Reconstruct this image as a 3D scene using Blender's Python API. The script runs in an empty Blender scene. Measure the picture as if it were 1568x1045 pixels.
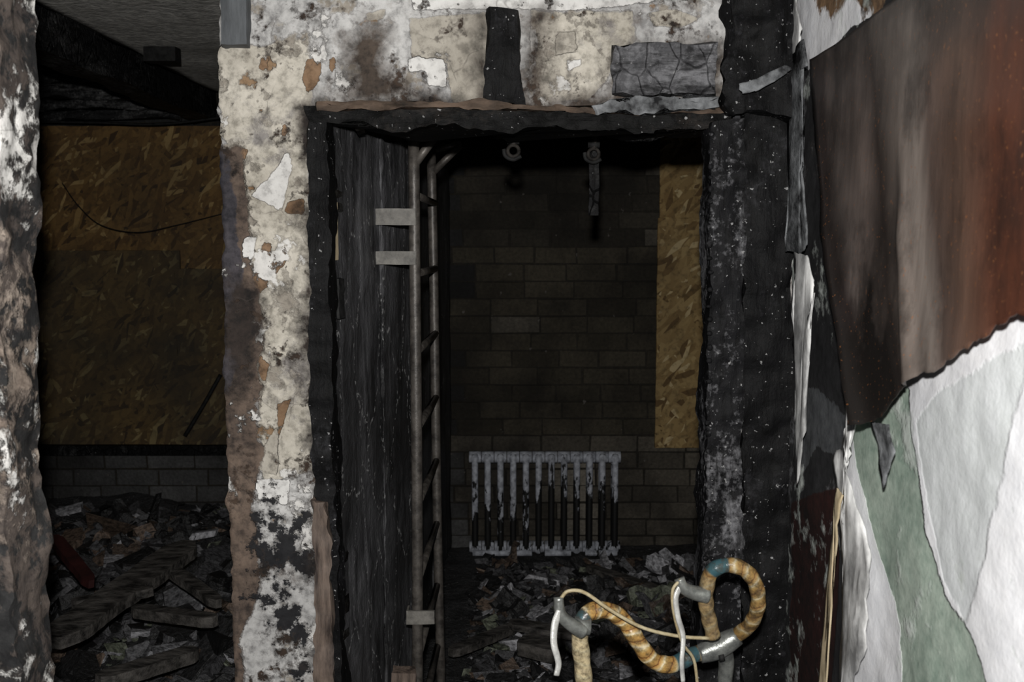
import bpy, bmesh, math, random
import numpy as np
from mathutils import Vector, noise, Matrix, Euler
random.seed(7)
TH=math.radians(5.5); H=1.6
W=1568.0
def ray(u,v):
    x=(u-784)/W; z=-(v-522.5)/W
    return Vector((x, math.cos(TH)+z*math.sin(TH), -math.sin(TH)+z*math.cos(TH)))
def onY(u,v,D):
    d=ray(u,v); t=D/d.y
    return Vector((d.x*t,D,H+d.z*t))
def onX(u,v,X):
    d=ray(u,v); t=X/d.x
    return Vector((X,d.y*t,H+d.z*t))
C=bpy.context.scene.collection
# ------------------------------------------------------------ materials
class NB:
    def __init__(s,name):
        s.m=bpy.data.materials.new(name); s.m.use_nodes=True
        s.t=s.m.node_tree; s.t.nodes.clear()
        s.o=s.n('ShaderNodeOutputMaterial'); s.b=s.n('ShaderNodeBsdfPrincipled')
        s.l(s.b.outputs[0],s.o.inputs[0])
        s.tc=s.n('ShaderNodeTexCoord').outputs['Object']
    def n(s,t): return s.t.nodes.new(t)
    def l(s,a,b): s.t.links.new(a,b)
    def inp(s,sock,v):
        if hasattr(v,'is_output') : s.l(v,sock)
        elif isinstance(v,tuple) and len(v)==3 and sock.type=='RGBA': sock.default_value=(*v,1)
        else: sock.default_value=v
    def mapv(s,scale=(1,1,1),rot=(0,0,0),vec=None,loc=(0,0,0)):
        m=s.n('ShaderNodeMapping'); s.l(vec or s.tc,m.inputs[0])
        m.inputs['Scale'].default_value=scale; m.inputs['Rotation'].default_value=rot; m.inputs['Location'].default_value=loc
        return m.outputs[0]
    def noise(s,scale,detail=4,rough=.6,vec=None,dist=0):
        n=s.n('ShaderNodeTexNoise'); s.l(vec or s.tc,n.inputs['Vector'])
        n.inputs['Scale'].default_value=scale; n.inputs['Detail'].default_value=detail
        n.inputs['Roughness'].default_value=rough; n.inputs['Distortion'].default_value=dist
        return n.outputs['Fac']
    def warp(s,amt,scale,vec=None):
        n=s.n('ShaderNodeTexNoise'); s.l(vec or s.tc,n.inputs['Vector']); n.inputs['Scale'].default_value=scale; n.inputs['Detail'].default_value=3
        a=s.n('ShaderNodeVectorMath'); a.operation='SCALE'; s.l(n.outputs['Color'],a.inputs[0]); a.inputs['Scale'].default_value=amt
        b=s.n('ShaderNodeVectorMath'); b.operation='ADD'; s.l(a.outputs[0],b.inputs[0]); s.l(vec or s.tc,b.inputs[1]); return b.outputs[0]
    def voro(s,scale,vec=None,feat='F1',out='Distance',rand=1):
        n=s.n('ShaderNodeTexVoronoi'); n.feature=feat; s.l(vec or s.tc,n.inputs['Vector'])
        n.inputs['Scale'].default_value=scale; n.inputs['Randomness'].default_value=rand
        return n.outputs[out]
    def mr(s,v,a,b,c=0,d=1,smooth=False):
        n=s.n('ShaderNodeMapRange'); s.inp(n.inputs[0],v)
        if smooth: n.interpolation_type='SMOOTHSTEP'
        for i,x in enumerate((a,b,c,d)): n.inputs[i+1].default_value=x
        return n.outputs[0]
    def math(s,op,a,b=0):
        n=s.n('ShaderNodeMath'); n.operation=op; s.inp(n.inputs[0],a); s.inp(n.inputs[1],b); return n.outputs[0]
    def mix(s,f,a,b,mode='MIX'):
        n=s.n('ShaderNodeMix'); n.data_type='RGBA'; n.blend_type=mode
        s.inp(n.inputs[0],f); s.inp(n.inputs[6],a); s.inp(n.inputs[7],b); return n.outputs[2]
    def mixf(s,f,a,b):
        n=s.n('ShaderNodeMix'); n.data_type='FLOAT'
        s.inp(n.inputs[0],f); s.inp(n.inputs[2],a); s.inp(n.inputs[3],b); return n.outputs[0]
    def attr(s,name,out='Fac'):
        n=s.n('ShaderNodeAttribute'); n.attribute_name=name; return n.outputs[out]
    def bump(s,h,dist=.01,strength=1):
        n=s.n('ShaderNodeBump'); s.l(h,n.inputs['Height']); n.inputs['Distance'].default_value=dist
        n.inputs['Strength'].default_value=strength; s.l(n.outputs[0],s.b.inputs['Normal'])
    def fin(s,col,rough=.8,spec=.3,metal=0):
        s.inp(s.b.inputs['Base Color'],col); s.inp(s.b.inputs['Roughness'],rough)
        s.b.inputs['Specular IOR Level'].default_value=spec; s.b.inputs['Metallic'].default_value=metal
        return s.m
def sr(r,g,b):
    return tuple(((c/255)/12.92 if c<10 else ((c/255+.055)/1.055)**2.4) for c in (r,g,b))

def mat_char(name,base=(.006,.006,.0065),ash=(.12,.12,.125),patch=.56,rough=.6,grain=(1,1,.16),spec=.10,bd=.003,crk=0.0,crs=22,speck=.70,crw=.06):
    """burnt timber: fine stretched grain, ash bloom patches, sparse pale specks"""
    b=NB(name)
    g=b.noise(55,5,.7,b.mapv(grain),.4); n1=b.noise(7,7,.7,b.mapv(tuple(.35+.65*x for x in grain))); n2=b.noise(80,3,.6)
    a=b.mr(b.math('ADD',n1,b.math('MULTIPLY',b.math('SUBTRACT',n2,.5),.45)),patch-.05,patch+.10)
    col=b.mix(a,base,ash)
    col=b.mix(b.mr(g,.38,.55,.75,0),col,(.003,.003,.003))
    sp=b.mr(b.math('ADD',b.noise(110,2,.5),b.math('MULTIPLY',b.math('SUBTRACT',n1,.5),.35)),speck+.02,speck+.07)
    col=b.mix(sp,col,(.26,.26,.26))
    h=b.math('ADD',b.math('MULTIPLY',g,1.0),b.math('MULTIPLY',n2,.5))
    if crk:
        cr=b.mr(b.voro(crs,b.warp(.06,12,b.mapv((1,1,.6))),'DISTANCE_TO_EDGE'),0,crw,1,0)
        col=b.mix(b.math('MULTIPLY',cr,crk),col,(.003,.003,.003)); h=b.math('SUBTRACT',h,b.math('MULTIPLY',cr,crk))
    b.bump(h,bd,1)
    return b.fin(col,rough,spec)

def layered(name,base,layers,rough=.85,fine=.45,bd=.004,spec=.25,crack=.5,rimk=.45):
    b=NB(name)
    nv=b.noise(4,6,.65); nf=b.noise(45,4,.65); nm=b.noise(14,5,.6)
    mixn=b.mr(b.math('ADD',b.math('MULTIPLY',nv,.6),b.math('MULTIPLY',nf,.4)),.38,.62)
    col=b.mix(mixn,base[0],base[1]); hh=None
    for i,(at,c1,c2,amp,sc,w,hgt) in enumerate(layers):
        if isinstance(at,str): f=b.attr(at)
        else:
            vec=b.mapv((1,1,1),loc=(at[1],at[1]*.7,at[1]*1.3))
            f=b.math('ADD',b.noise(at[0],4,.6,vec),at[2])
        ns=b.noise(sc,5,.66,b.mapv((1,1,1),loc=(i*3.1,1.7*i,2.3*i)))
        f=b.math('ADD',f,b.math('MULTIPLY',b.math('SUBTRACT',ns,.5),amp))
        mk=b.mr(f,.5-w,.5+w)
        if w<.05:
            rim=b.math('MULTIPLY',b.mr(f,.5-w-.035,.5-w),b.mr(f,.5-w,.5+w*.2,1,0))
            col=b.mix(b.math('MULTIPLY',rim,rimk),col,(.05,.04,.035))
        col=b.mix(mk,col,b.mix(mixn,c1,c2))
        hh=b.mixf(mk,hh if hh is not None else .5,hgt)
    col=b.mix(b.math('MULTIPLY',b.mr(nf,.35,.50,1,0),fine),col,b.mix(.75,col,(0.01,.01,.01)))
    if crack:
        ck=b.mr(b.voro(7,b.warp(.12,7),'DISTANCE_TO_EDGE'),0,.010,1,0)
        col=b.mix(b.math('MULTIPLY',b.math('MULTIPLY',ck,b.mr(nm,.48,.58)),crack),col,(.06,.05,.045))
    h2=b.math('ADD',hh if hh is not None else .5,b.math('MULTIPLY',nf,.35))
    h2=b.math('ADD',h2,b.math('MULTIPLY',nm,.5))
    b.bump(h2,bd,1)
    return b.fin(col,rough,spec)

def mat_osb(name,dark=0.0,tint=(1,1,1),c=((108,80,44),(166,134,84),(202,176,126),(62,44,26))):
    b=NB(name)
    def R(c,i):
        n=b.n('ShaderNodeSeparateColor'); b.l(c,n.inputs[0]); return n.outputs[i]
    wv=b.warp(.02,10)
    S=[]
    for k,(r,lc) in enumerate(((.25,0),(-.9,3),(1.25,7),(.75,11))):
        m=b.mapv((1,1,1),(0,r,0),vec=wv,loc=(lc,0,lc*.3)); S.append(b.voro(1,b.mapv((10,1,44),vec=m),'F1','Color'))
    v=b.mixf(b.mr(R(S[0],1),.5,.52),R(S[0],0),R(S[1],0)); v=b.mixf(b.mr(R(S[2],1),.55,.57),v,R(S[2],0)); v=b.mixf(b.mr(R(S[3],1),.7,.72),v,R(S[3],0))
    T=lambda q: tuple(x*t for x,t in zip(sr(*q),tint))
    col=b.mix(v,T(c[0]),T(c[1]))
    col=b.mix(b.mr(v,.88,.93),col,T(c[2]))
    col=b.mix(b.mr(v,.03,.12,.7,0),col,T(c[3]))
    col=b.mix(b.mr(b.noise(40,4,.6),.32,.5,.45,0),col,(.03,.02,.01))
    soot=b.mr(b.noise(2.2,5,.6),.3,.7,0,1)
    col=b.mix(b.math('ADD',b.math('MULTIPLY',soot,.35),dark),col,(.03,.027,.022))
    b.bump(v,.002,.5)
    return b.fin(col,.75,.25)

M={}
M['char']=mat_char('charred_timber',ash=(.04,.04,.04),crk=.8,crs=26)
M['charfrm']=mat_char('charred_frame',ash=(.028,.028,.031),patch=.60,speck=.665)
M['charjamb']=mat_char('charred_jamb',base=(.009,.009,.010),ash=(.17,.17,.18),patch=.565,speck=.66)
M['charhead']=mat_char('charred_head',base=(.004,.004,.004),ash=(.020,.017,.015),patch=.60,grain=(.16,1,1),speck=.68)
M['chargrey']=mat_char('charcoal_block',base=(.08,.08,.085),ash=(.18,.18,.19),patch=.5,grain=(.2,1,1),crk=.45,crs=20,bd=.006,crw=.035)
M['lathc']=mat_char('charred_lathing',base=(.02,.02,.021),ash=(.10,.10,.10),patch=.52,grain=(.2,1,1),bd=.01)
M['beam']=mat_char('charred_beam',base=(.014,.014,.015),ash=(.06,.06,.06),patch=.55,grain=(1,.2,1),crk=.6,crs=14,bd=.02)
M['osb1']=mat_osb('osb_sooty',.36,(.98,.90,.74))
M['osb1b']=mat_osb('osb_sooty_dark',.60,(.95,.98,.88))
M['osb2']=mat_osb('osb_clean',0.0,(.98,1.0,1.0),((140,112,70),(186,158,108),(212,188,142),(96,72,44)))
def panel(name,lo,hi,dk):
    b=NB(name)
    n1=b.noise(22,7,.72,b.mapv((1,1,.16)),.6); n2=b.noise(3,5,.6,b.mapv((1,1,.5))); n3=b.noise(90,3,.6)
    col=b.mix(b.mr(n1,.38,.72),lo,hi)
    col=b.mix(b.mr(n2,.38,.62,dk,0),col,(.012,.012,.012))
    crk=b.mr(b.voro(8,b.warp(.10,9,b.mapv((1,1,.35))),'DISTANCE_TO_EDGE'),0,.02,1,0)
    col=b.mix(b.math('MULTIPLY',crk,b.mr(n3,.5,.6,0,.8)),col,(.40,.40,.40))
    b.bump(b.math('ADD',n1,b.math('MULTIPLY',n3,.5)),.006,.9); return b.fin(col,.55,.3)
M['panel']=panel('sooty_partition',(.03,.03,.03),(.16,.16,.165),.8)
M['leaf']=panel('burnt_door_surface',(.022,.022,.024),(.17,.17,.18),.85)
b=NB('sooty_blockwork')
n1=b.noise(2.2,6,.6); n2=b.noise(60,4,.65); at=b.attr('bc','Color')
col=b.mix(b.mr(n2,.3,.7),b.mix(.5,at,(.005,.005,.005)),at)
col=b.mix(b.mr(n1,.40,.60),col,b.mix(.7,col,(.01,.009,.008)))
col=b.mix(b.mr(b.noise(26,3,.5),.71,.75),col,(.12,.11,.10))
b.bump(n2,.008,1); M['brick']=b.fin(col,.85,.25)
b=NB('debris'); n2=b.noise(55,4,.65); at=b.attr('bc','Color')
col=b.mix(b.mr(n2,.35,.6),b.mix(.8,at,(.006,.006,.006)),at)
b.bump(n2,.01,1); M['debris']=b.fin(col,.45,.5)
b=NB('ash_floor'); n1=b.noise(12,6,.7); n2=b.noise(60,4,.7)
col=b.mix(b.mr(n1,.4,.7),(.012,.012,.012),(.07,.07,.073)); col=b.mix(b.mr(n2,.62,.70),col,(.25,.25,.26))
b.bump(b.math('ADD',n1,n2),.04,1); M['floor']=b.fin(col,.5,.5)
b=NB('stained_ceiling'); n1=b.noise(3,6,.7); n2=b.noise(40,4,.7)
col=b.mix(b.mr(n1,.35,.65),(.50,.48,.44),(.85,.83,.78)); col=b.mix(b.mr(n2,.4,.6,.5,0),col,(.12,.12,.12))
b.bump(n2,.006,1); M['ceil']=b.fin(col,.9,.2)
b=NB('sooted_wall'); n1=b.noise(5,6,.7)
col=b.mix(b.mr(n1,.35,.65),(.012,.012,.012),(.05,.05,.052)); b.bump(n1,.02,1); M['soot']=b.fin(col,.7,.3)
def simple(name,c1,c2,sc=20,rough=.5,metal=0,bd=.002,spec=.5,mapping=(1,1,1)):
    b=NB(name); n=b.noise(sc,5,.65,b.mapv(mapping)); col=b.mix(b.mr(n,.35,.65),c1,c2); b.bump(n,bd,1)
    return b.fin(col,rough,spec,metal)
M['rust']=simple('sooty_steel',(.035,.031,.028),(.12,.108,.096),30,.45,.2)
M['bracket']=simple('bracket_plate',(.08,.075,.068),(.20,.19,.17),30,.6)
M['alu']=simple('dull_aluminium',(.12,.125,.12),(.30,.31,.29),40,.35,.5)
M['lever']=simple('brake_lever',(.35,.35,.34),(.66,.66,.63),40,.35,.2)
M['cable']=simple('cable_housing',(.28,.22,.12),(.46,.40,.26),60,.5)
M['black']=simple('black_iron',(.006,.006,.006),(.02,.02,.02),40,.7,spec=.15)
M['hookm']=simple('sooty_hook_iron',(.010,.009,.008),(.035,.031,.028),40,.7,spec=.12)
M['rubber']=simple('tyre_rubber',(.01,.01,.01),(.03,.03,.03),40,.7)
M['bframe']=simple('frame_paint',(.03,.05,.10),(.07,.10,.16),20,.4)
M['greywood']=simple('grey_wood',(.05,.055,.06),(.12,.13,.14),30,.7,mapping=(1,1,.2))
M['brownwood']=simple('brown_wood',(.03,.02,.016),(.20,.15,.12),40,.7,mapping=(1,1,.15),bd=.004)
M['scorchwood']=simple('scorched_lath',(.006,.005,.004),(.13,.092,.068),22,.7,mapping=(.3,1,1),bd=.005,spec=.15)
M['plank']=simple('burnt_plank_wood',(.015,.014,.013),(.13,.12,.11),28,.65,mapping=(.5,1,1),bd=.012,spec=.3)
M['maroon']=simple('maroon_board',(.02,.004,.004),(.05,.011,.010),15,.6)
M['cream']=simple('cream_board',(.4,.32,.2),(.6,.5,.34),20,.6)
M['flake']=simple('paint_flake',(.22,.22,.22),(.82,.82,.81),16,.6,mapping=(1,1,.6))
M['flakedark']=simple('paint_flake_sooty',(.012,.012,.013),(.24,.25,.26),18,.7,bd=.006,spec=.12)
b=NB('radiator_paint'); n1=b.noise(26,5,.65,b.mapv((1,1,.45))); z=b.attr('wf')
mk_=b.mr(b.math('ADD',z,b.math('MULTIPLY',b.math('SUBTRACT',n1,.5),1.9)),.47,.53)
col=b.mix(mk_,(.012,.012,.012),b.mix(b.mr(b.noise(40),.35,.7),(.62,.65,.72),(.20,.21,.24)))
b.bump(mk_,.004,1); M['rad']=b.fin(col,.55,.3)
b=NB('handlebar_tape'); s=b.attr('sl'); a=b.attr('an')
ph=b.math('FRACT',b.math('ADD',b.math('ADD',b.math('MULTIPLY',s,34),a),b.math('MULTIPLY',b.noise(26,5),.9)))
cr=b.n('ShaderNodeValToRGB'); b.l(ph,cr.inputs[0]); e=cr.color_ramp
e.elements[0].position=0; e.elements[0].color=(.15,.065,.02,1)
e.elements[1].position=.08; e.elements[1].color=(.42,.24,.075,1)
for p,c in ((.35,(.47,.28,.085,1)),(.50,(.56,.41,.18,1)),(.58,(.68,.60,.42,1)),(.74,(.52,.36,.15,1)),(.93,(.40,.21,.06,1)),(.98,(.15,.06,.02,1))):
    x=e.elements.new(p); x.color=c
pale=b.attr('pale'); blue=b.attr('blue')
col=b.mix(b.math('MULTIPLY',pale,.8),cr.outputs[0],(.56,.49,.32)); col=b.mix(b.attr('dim'),col,b.mix(.6,col,(.10,.06,.02))); col=b.mix(blue,col,(.035,.085,.10))
col=b.mix(b.mr(b.noise(60,5,.7),.42,.62,0,.8),col,(.05,.035,.02))
b.bump(b.math('PINGPONG',ph,.5),.004,1); M['tape']=b.fin(col,.32,.5)
b=NB('scorched_wallpaper'); s=b.attr('ss'); t=b.attr('tt')
st=b.noise(9,6,.62,b.mapv((1,1,.10)),.2); sb=b.noise(3.5,5,.6); big=b.noise(2.6,5,.6,b.mapv((1,1,.45))); blot=b.noise(8,6,.7,b.mapv((1,1,.6)))
f=b.math('ADD',s,b.math('MULTIPLY',b.math('SUBTRACT',big,.5),.16))
cr=b.n('ShaderNodeValToRGB'); b.l(f,cr.inputs[0]); e=cr.color_ramp
e.elements[0].position=0; e.elements[0].color=(.010,.008,.008,1)
e.elements[1].position=1; e.elements[1].color=(.075,.020,.009,1)
for p,c in ((.05,(.04,.03,.028)),(.11,(.19,.155,.14)),(.22,(.16,.125,.11)),(.29,(.04,.03,.026)),(.37,(.14,.115,.10)),(.46,(.25,.21,.185)),(.52,(.10,.07,.058)),(.62,(.12,.070,.050)),(.74,(.085,.030,.017))):  # scorch tones; palest stop paints the gloss highlight along the sheet's ridge
    x=e.elements.new(p); x.color=(*c,1)
col=b.mix(b.mr(st,.38,.60,.7,0),cr.outputs[0],b.mix(.75,cr.outputs[0],(.010,.008,.007)))
col=b.mix(b.mr(blot,.52,.66,0,.55),col,(.012,.009,.008))
bl_=b.math('MULTIPLY',b.mr(t,.45,.7),b.mr(s,.25,.42,1,0)); col=b.mix(b.math('MULTIPLY',bl_,b.mr(sb,.38,.55)),col,(.012,.010,.009))
top=b.mr(b.math('ADD',t,b.math('MULTIPLY',b.math('SUBTRACT',sb,.5),1.0)),.0,.30,.9,0)
col=b.mix(top,col,(.012,.009,.008))
col=b.mix(b.mr(b.noise(170,2,.5),.66,.72,0,.5),col,(.25,.10,.035))
b.bump(b.math('ADD',st,b.math('MULTIPLY',blot,.6)),.004,.6); M['sheet']=b.fin(col,.40,.45)

# ------------------------------------------------------------ mesh helpers
def mk(name,verts,faces,mat,smooth=True,attrs=None,parent=None):
    me=bpy.data.meshes.new(name); me.from_pydata([tuple(v) for v in verts],[],faces); me.update()
    if mat: me.materials.append(mat)
    if smooth:
        for p in me.polygons: p.use_smooth=True
    for k,(tp,arr) in (attrs or {}).items():
        a=me.attributes.new(k,tp,'POINT')
        if tp=='FLOAT': a.data.foreach_set('value',np.asarray(arr,dtype=np.float32).ravel())
        else: a.data.foreach_set('color',np.asarray(arr,dtype=np.float32).ravel())
    o=bpy.data.objects.new(name,me); C.objects.link(o)
    if parent: o.parent=parent
    return o
def empty(name):
    e=bpy.data.objects.new(name,None); C.objects.link(e); return e
def nz(p,s): return noise.noise(Vector(p)*s)
def slab(name,P,ns,nt,y0,y1,mat,amp=.004,ns_scale=20,edge=.006,parent=None,nd=3,axis='y'):
    verts=[];faces=[];ring=[]
    for j in range(nt+1):
        t=j/nt; row=[]
        seq=[(i/ns,0.) for i in range(ns+1)]+[(1.,k/nd) for k in range(1,nd)]+[((ns-i)/ns,1.) for i in range(ns+1)]+[(0.,1-k/nd) for k in range(1,nd)]
        for s,d in seq:
            a,z=P(s,t); y=y0+(y1-y0)*d
            p=Vector((a,y,z))
            e=edge*(noise.noise(Vector((z*9,s*3+5,d*1.7)))+.6*noise.noise(Vector((z*37,s*3,d*4+2)))) if s in (0.,1.) else 0
            e2=edge*(noise.noise(Vector((a*9,t*3+5,d)))+.6*noise.noise(Vector((a*37,t*3,d+2)))) if t in (0.,1.) else 0
            w=amp*(nz(p,ns_scale)+.5*nz(p,ns_scale*3))
            p=Vector((a+e,y+w*(1 if d<.5 else -1),z+e2))
            if axis=='x': p=Vector((p.y,p.x,p.z))
            row.append(len(verts)); verts.append(p)
        ring.append(row)
    L=len(ring[0])
    for j in range(nt):
        for k in range(L):
            faces.append((ring[j][k],ring[j][(k+1)%L],ring[j+1][(k+1)%L],ring[j+1][k]))
    faces.append(tuple(ring[0][::-1])); faces.append(tuple(ring[nt]))
    o=mk(name,verts,faces,mat,True,None,parent)
    for e in o.data.polygons:
        if len(e.vertices)>4: e.use_smooth=False
    try: o.data.set_sharp_from_angle(angle=math.radians(50))
    except Exception: pass
    return o
def lerp(a,b,t): return a+(b-a)*t
def pl(pts,z):
    pts=sorted(pts); return float(np.interp(z,[p[0] for p in pts],[p[1] for p in pts]))
def vslab(name,Lpx,Rpx,D,y1,z0,z1,mat,step=.03,**k):
    L=[(onY(u,v,D).z,onY(u,v,D).x) for u,v in Lpx]; R=[(onY(u,v,D).z,onY(u,v,D).x) for u,v in Rpx]
    wd=max(.02,abs(pl(R,z0)-pl(L,z0)))
    return slab(name,lambda s,t:(lerp(pl(L,lerp(z0,z1,t)),pl(R,lerp(z0,z1,t)),s),lerp(z0,z1,t)),max(2,int(wd/step)),max(2,int((z1-z0)/step)),D,y1,mat,**k)
def hslab(name,Bpx,Tpx,D,y1,mat,step=.03,**k):
    Bp=[(onY(u,v,D).x,onY(u,v,D).z) for u,v in Bpx]; Tp=[(onY(u,v,D).x,onY(u,v,D).z) for u,v in Tpx]
    x0=min(p[0] for p in Bp); x1=max(p[0] for p in Bp)
    return slab(name,lambda s,t:(lerp(x0,x1,s),lerp(pl(Bp,lerp(x0,x1,s)),pl(Tp,lerp(x0,x1,s)),t)),max(2,int((x1-x0)/step)),max(2,int(.1/step)),D,y1,mat,**k)
def box(name,x0,x1,y0,y1,z0,z1,mat,parent=None):
    v=[(x,y,z) for x in (x0,x1) for y in (y0,y1) for z in (z0,z1)]
    f=[(0,1,3,2),(4,6,7,5),(0,4,5,1),(2,3,7,6),(0,2,6,4),(1,5,7,3)]
    return mk(name,v,f,mat,False,None,parent)
def catmull(pts,n=8):
    P=[Vector(p) for p in pts]; P=[P[0]*2-P[1]]+P+[P[-1]*2-P[-2]]; out=[]
    for i in range(1,len(P)-2):
        for k in range(n):
            t=k/n; a,b_,c,d=P[i-1],P[i],P[i+1],P[i+2]
            out.append(.5*((2*b_)+(c-a)*t+(2*a-5*b_+4*c-d)*t*t+(-a+3*b_-3*c+d)*t**3))
    out.append(P[-2]); return out
def tube(name,pts,r,mat,parent=None,seg=12,smooth=8,rf=None,flat=None,extra=None):
    p=catmull(pts,smooth) if smooth else [Vector(q) for q in pts]
    verts=[];faces=[];sl=[];an=[];ex=[]
    T=(p[1]-p[0]).normalized(); up=Vector((0,0,1)) if abs(T.z)<.9 else Vector((0,1,0))
    N=(up-T*up.dot(T)).normalized(); s=0
    tot=sum((p[i+1]-p[i]).length for i in range(len(p)-1))
    for i,q in enumerate(p):
        if i: s+=(q-p[i-1]).length
        T=(p[min(i+1,len(p)-1)]-p[max(i-1,0)]).normalized()
        N=(N-T*N.dot(T)).normalized(); B=T.cross(N)
        rr=r*(rf(s/tot) if rf else 1)
        for k in range(seg):
            a=2*math.pi*k/seg; fx=flat if flat else 1
            verts.append(q+N*math.cos(a)*rr+B*math.sin(a)*rr*fx); sl.append(s); an.append(abs(k/seg*2-1)*.5); ex.append(s/tot)
    for i in range(len(p)-1):
        for k in range(seg):
            a=i*seg+k; b_=i*seg+(k+1)%seg; faces.append((a,b_,b_+seg,a+seg))
    faces.append(tuple(range(seg))[::-1]); faces.append(tuple(range(len(verts)-seg,len(verts))))
    at={'sl':('FLOAT',sl),'an':('FLOAT',an)}
    if extra:
        for kk,fn in extra.items(): at[kk]=('FLOAT',[fn(e) for e in ex])
    return mk(name,verts,faces,mat,True,at,parent)
def sdf(px,pz,poly):
    P=np.array(poly); d=np.full(px.shape,1e9); ins=np.zeros(px.shape,bool); n=len(P)
    for i in range(n):
        a=P[i]; b_=P[(i+1)%n]; e=b_-a; wx=px-a[0]; wz=pz-a[1]
        t=np.clip((wx*e[0]+wz*e[1])/(e@e+1e-12),0,1)
        d=np.minimum(d,np.hypot(wx-e[0]*t,wz-e[1]*t))
        c=((a[1]>pz)!=(b_[1]>pz))&(px<(b_[0]-a[0])*(pz-a[1])/(b_[1]-a[1]+1e-12)+a[0]); ins^=c
    return np.where(ins,d,-d)
def field(px,pz,polys,R=.03):
    f=np.full(px.shape,-9.)
    for q in polys: f=np.maximum(f,sdf(px,pz,q))
    return np.clip(.5+f/(2*R),-.5,1.5)

# ------------------------------------------------------------ front wall with doorway
D1=2.2
def fy(l,D=D1): return [(onY(u,v,D).x,onY(u,v,D).z) for u,v in l]
xl0=onY(340,300,D1).x; xr0=.62; ztop=2.62
ox0=onY(488,400,D1).x; ox1=onY(1120,400,D1).x; oz=onY(700,172,D1).z
st=.0085
nx=int((xr0-xl0)/st); nzz=int(ztop/st)
Le=[(onY(u,v,D1).z,onY(u,v,D1).x) for u,v in ((338,0),(334,65),(336,200),(340,330),(343,480),(345,620),(350,760),(354,860),(360,1045))]
gx=np.linspace(xl0,xr0,nx+1); gz=np.linspace(0,ztop,nzz+1)
verts=[];faces=[]
ids=-np.ones((nzz+1,nx+1),int)
def hole(x,z): return ox0<x<ox1 and z<oz
for j,z in enumerate(gz):
    el=pl(Le,z)+.008*noise.noise(Vector((0,0,z*14)))+.006*noise.noise(Vector((3,0,z*45)))
    for i,x in enumerate(gx):
        w=max(0,1-(x-xl0)/.25); xx=x+(el-xl0)*w
        y=D1+.009*nz((x,0,z),5)+.004*nz((x,3,z),22)+.002*nz((x,3,z),70)
        ids[j,i]=len(verts); verts.append((xx,y,z))
for j in range(nzz):
    for i in range(nx):
        if hole((gx[i]+gx[i+1])/2,(gz[j]+gz[j+1])/2): continue
        faces.append((ids[j,i],ids[j,i+1],ids[j+1,i+1],ids[j+1,i]))
vx=np.array([v[0] for v in verts]); vz=np.array([v[2] for v in verts])
A={}
A['cream']=field(vx,vz,[fy([(345,60),(395,70),(470,60),(480,150),(470,190),(485,720),(405,740),(392,560),(392,440),(375,330),(352,225),(338,205),(330,80)]),
     fy([(815,18),(968,18),(975,60),(942,105),(905,150),(820,158)])])
A['bare']=field(vx,vz,[fy([(325,215),(352,228),(372,225),(380,330),(392,430),(400,520),(398,570),(392,650),(402,700),(385,760),(400,850),(390,930),(372,960),(372,1060),(320,1060)])])
A['edge']=field(vx,vz,[fy([(325,225),(352,240),(362,330),(374,430),(372,560),(345,600),(320,600)])],.025)
A['beige']=field(vx,vz,[fy([(628,28),(700,22),(746,20),(746,152),(692,158),(684,96),(630,90)]),fy([(400,690),(425,650),(425,730),(395,720)]),fy([(366,400),(388,415),(378,430)]),fy([(560,20),(590,14),(586,28),(562,34)]),fy([(850,50),(880,48),(885,80),(852,84)]),fy([(990,20),(1035,14),(1070,30),(1040,44),(1000,40)])],.015)
A['tan']=field(vx,vz,[fy([(470,92),(490,88),(492,110),(484,130),(470,142),(462,120)]),fy([(400,88),(412,90),(408,110),(396,106)]),fy([(505,90),(514,88),(512,112),(504,108)]),
     fy([(405,365),(416,375),(408,440),(396,450),(384,435),(396,400)]),fy([(434,190),(440,192),(438,212),(430,208)]),fy([(365,225),(380,230),(376,245),(366,240)]),fy([(440,310),(466,305),(466,330),(436,326)]),fy([(392,170),(402,168),(400,176)]),
     fy([(410,400),(436,380),(440,400),(415,425)]),fy([(396,540),(412,560),(405,590),(396,570)]),fy([(424,620),(446,610),(436,640),(426,670)])],.012)
A['white']=field(vx,vz,[fy([(625,88),(681,88),(684,132),(655,130),(650,110),(625,110)]),fy([(385,300),(405,280),(440,235),(448,260),(430,320),(405,310)]),fy([(390,735),(445,735),(440,775),(395,765)]),fy([(630,-10),(1100,-10),(905,14),(630,14)]),fy([(372,360),(392,365),(386,400),(370,395)]),fy([(868,92),(890,90),(892,104),(870,106)]),fy([(812,40),(822,40),(822,100),(812,110)])],.018)
A['soot']=field(vx,vz,[fy([(535,60),(560,32),(598,45),(590,90),(640,152),(530,160)]),fy([(798,15),(842,15),(836,100),(846,158),(798,158)]),
     fy([(482,142),(1115,150),(1115,200),(460,200)]),fy([(725,20),(750,15),(750,165),(725,160)]),fy([(935,64),(1110,60),(1110,160),(935,160)])],.05)
A['sootm']=field(vx,vz,[fy([(385,790),(425,745),(480,790),(482,910),(470,1050),(400,960)])],.12)-.10
A['sootp']=field(vx,vz,[fy([(456,160),(480,160),(490,700),(500,1050),(484,1050),(472,720),(464,400)]),fy([(345,430),(400,440),(402,560),(345,620)])],.05)-.02
A['corner']=field(vx,vz,[fy([(1104,-60),(1230,-60),(1230,300),(1120,200),(1108,160),(1118,90)])],.03)
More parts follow.
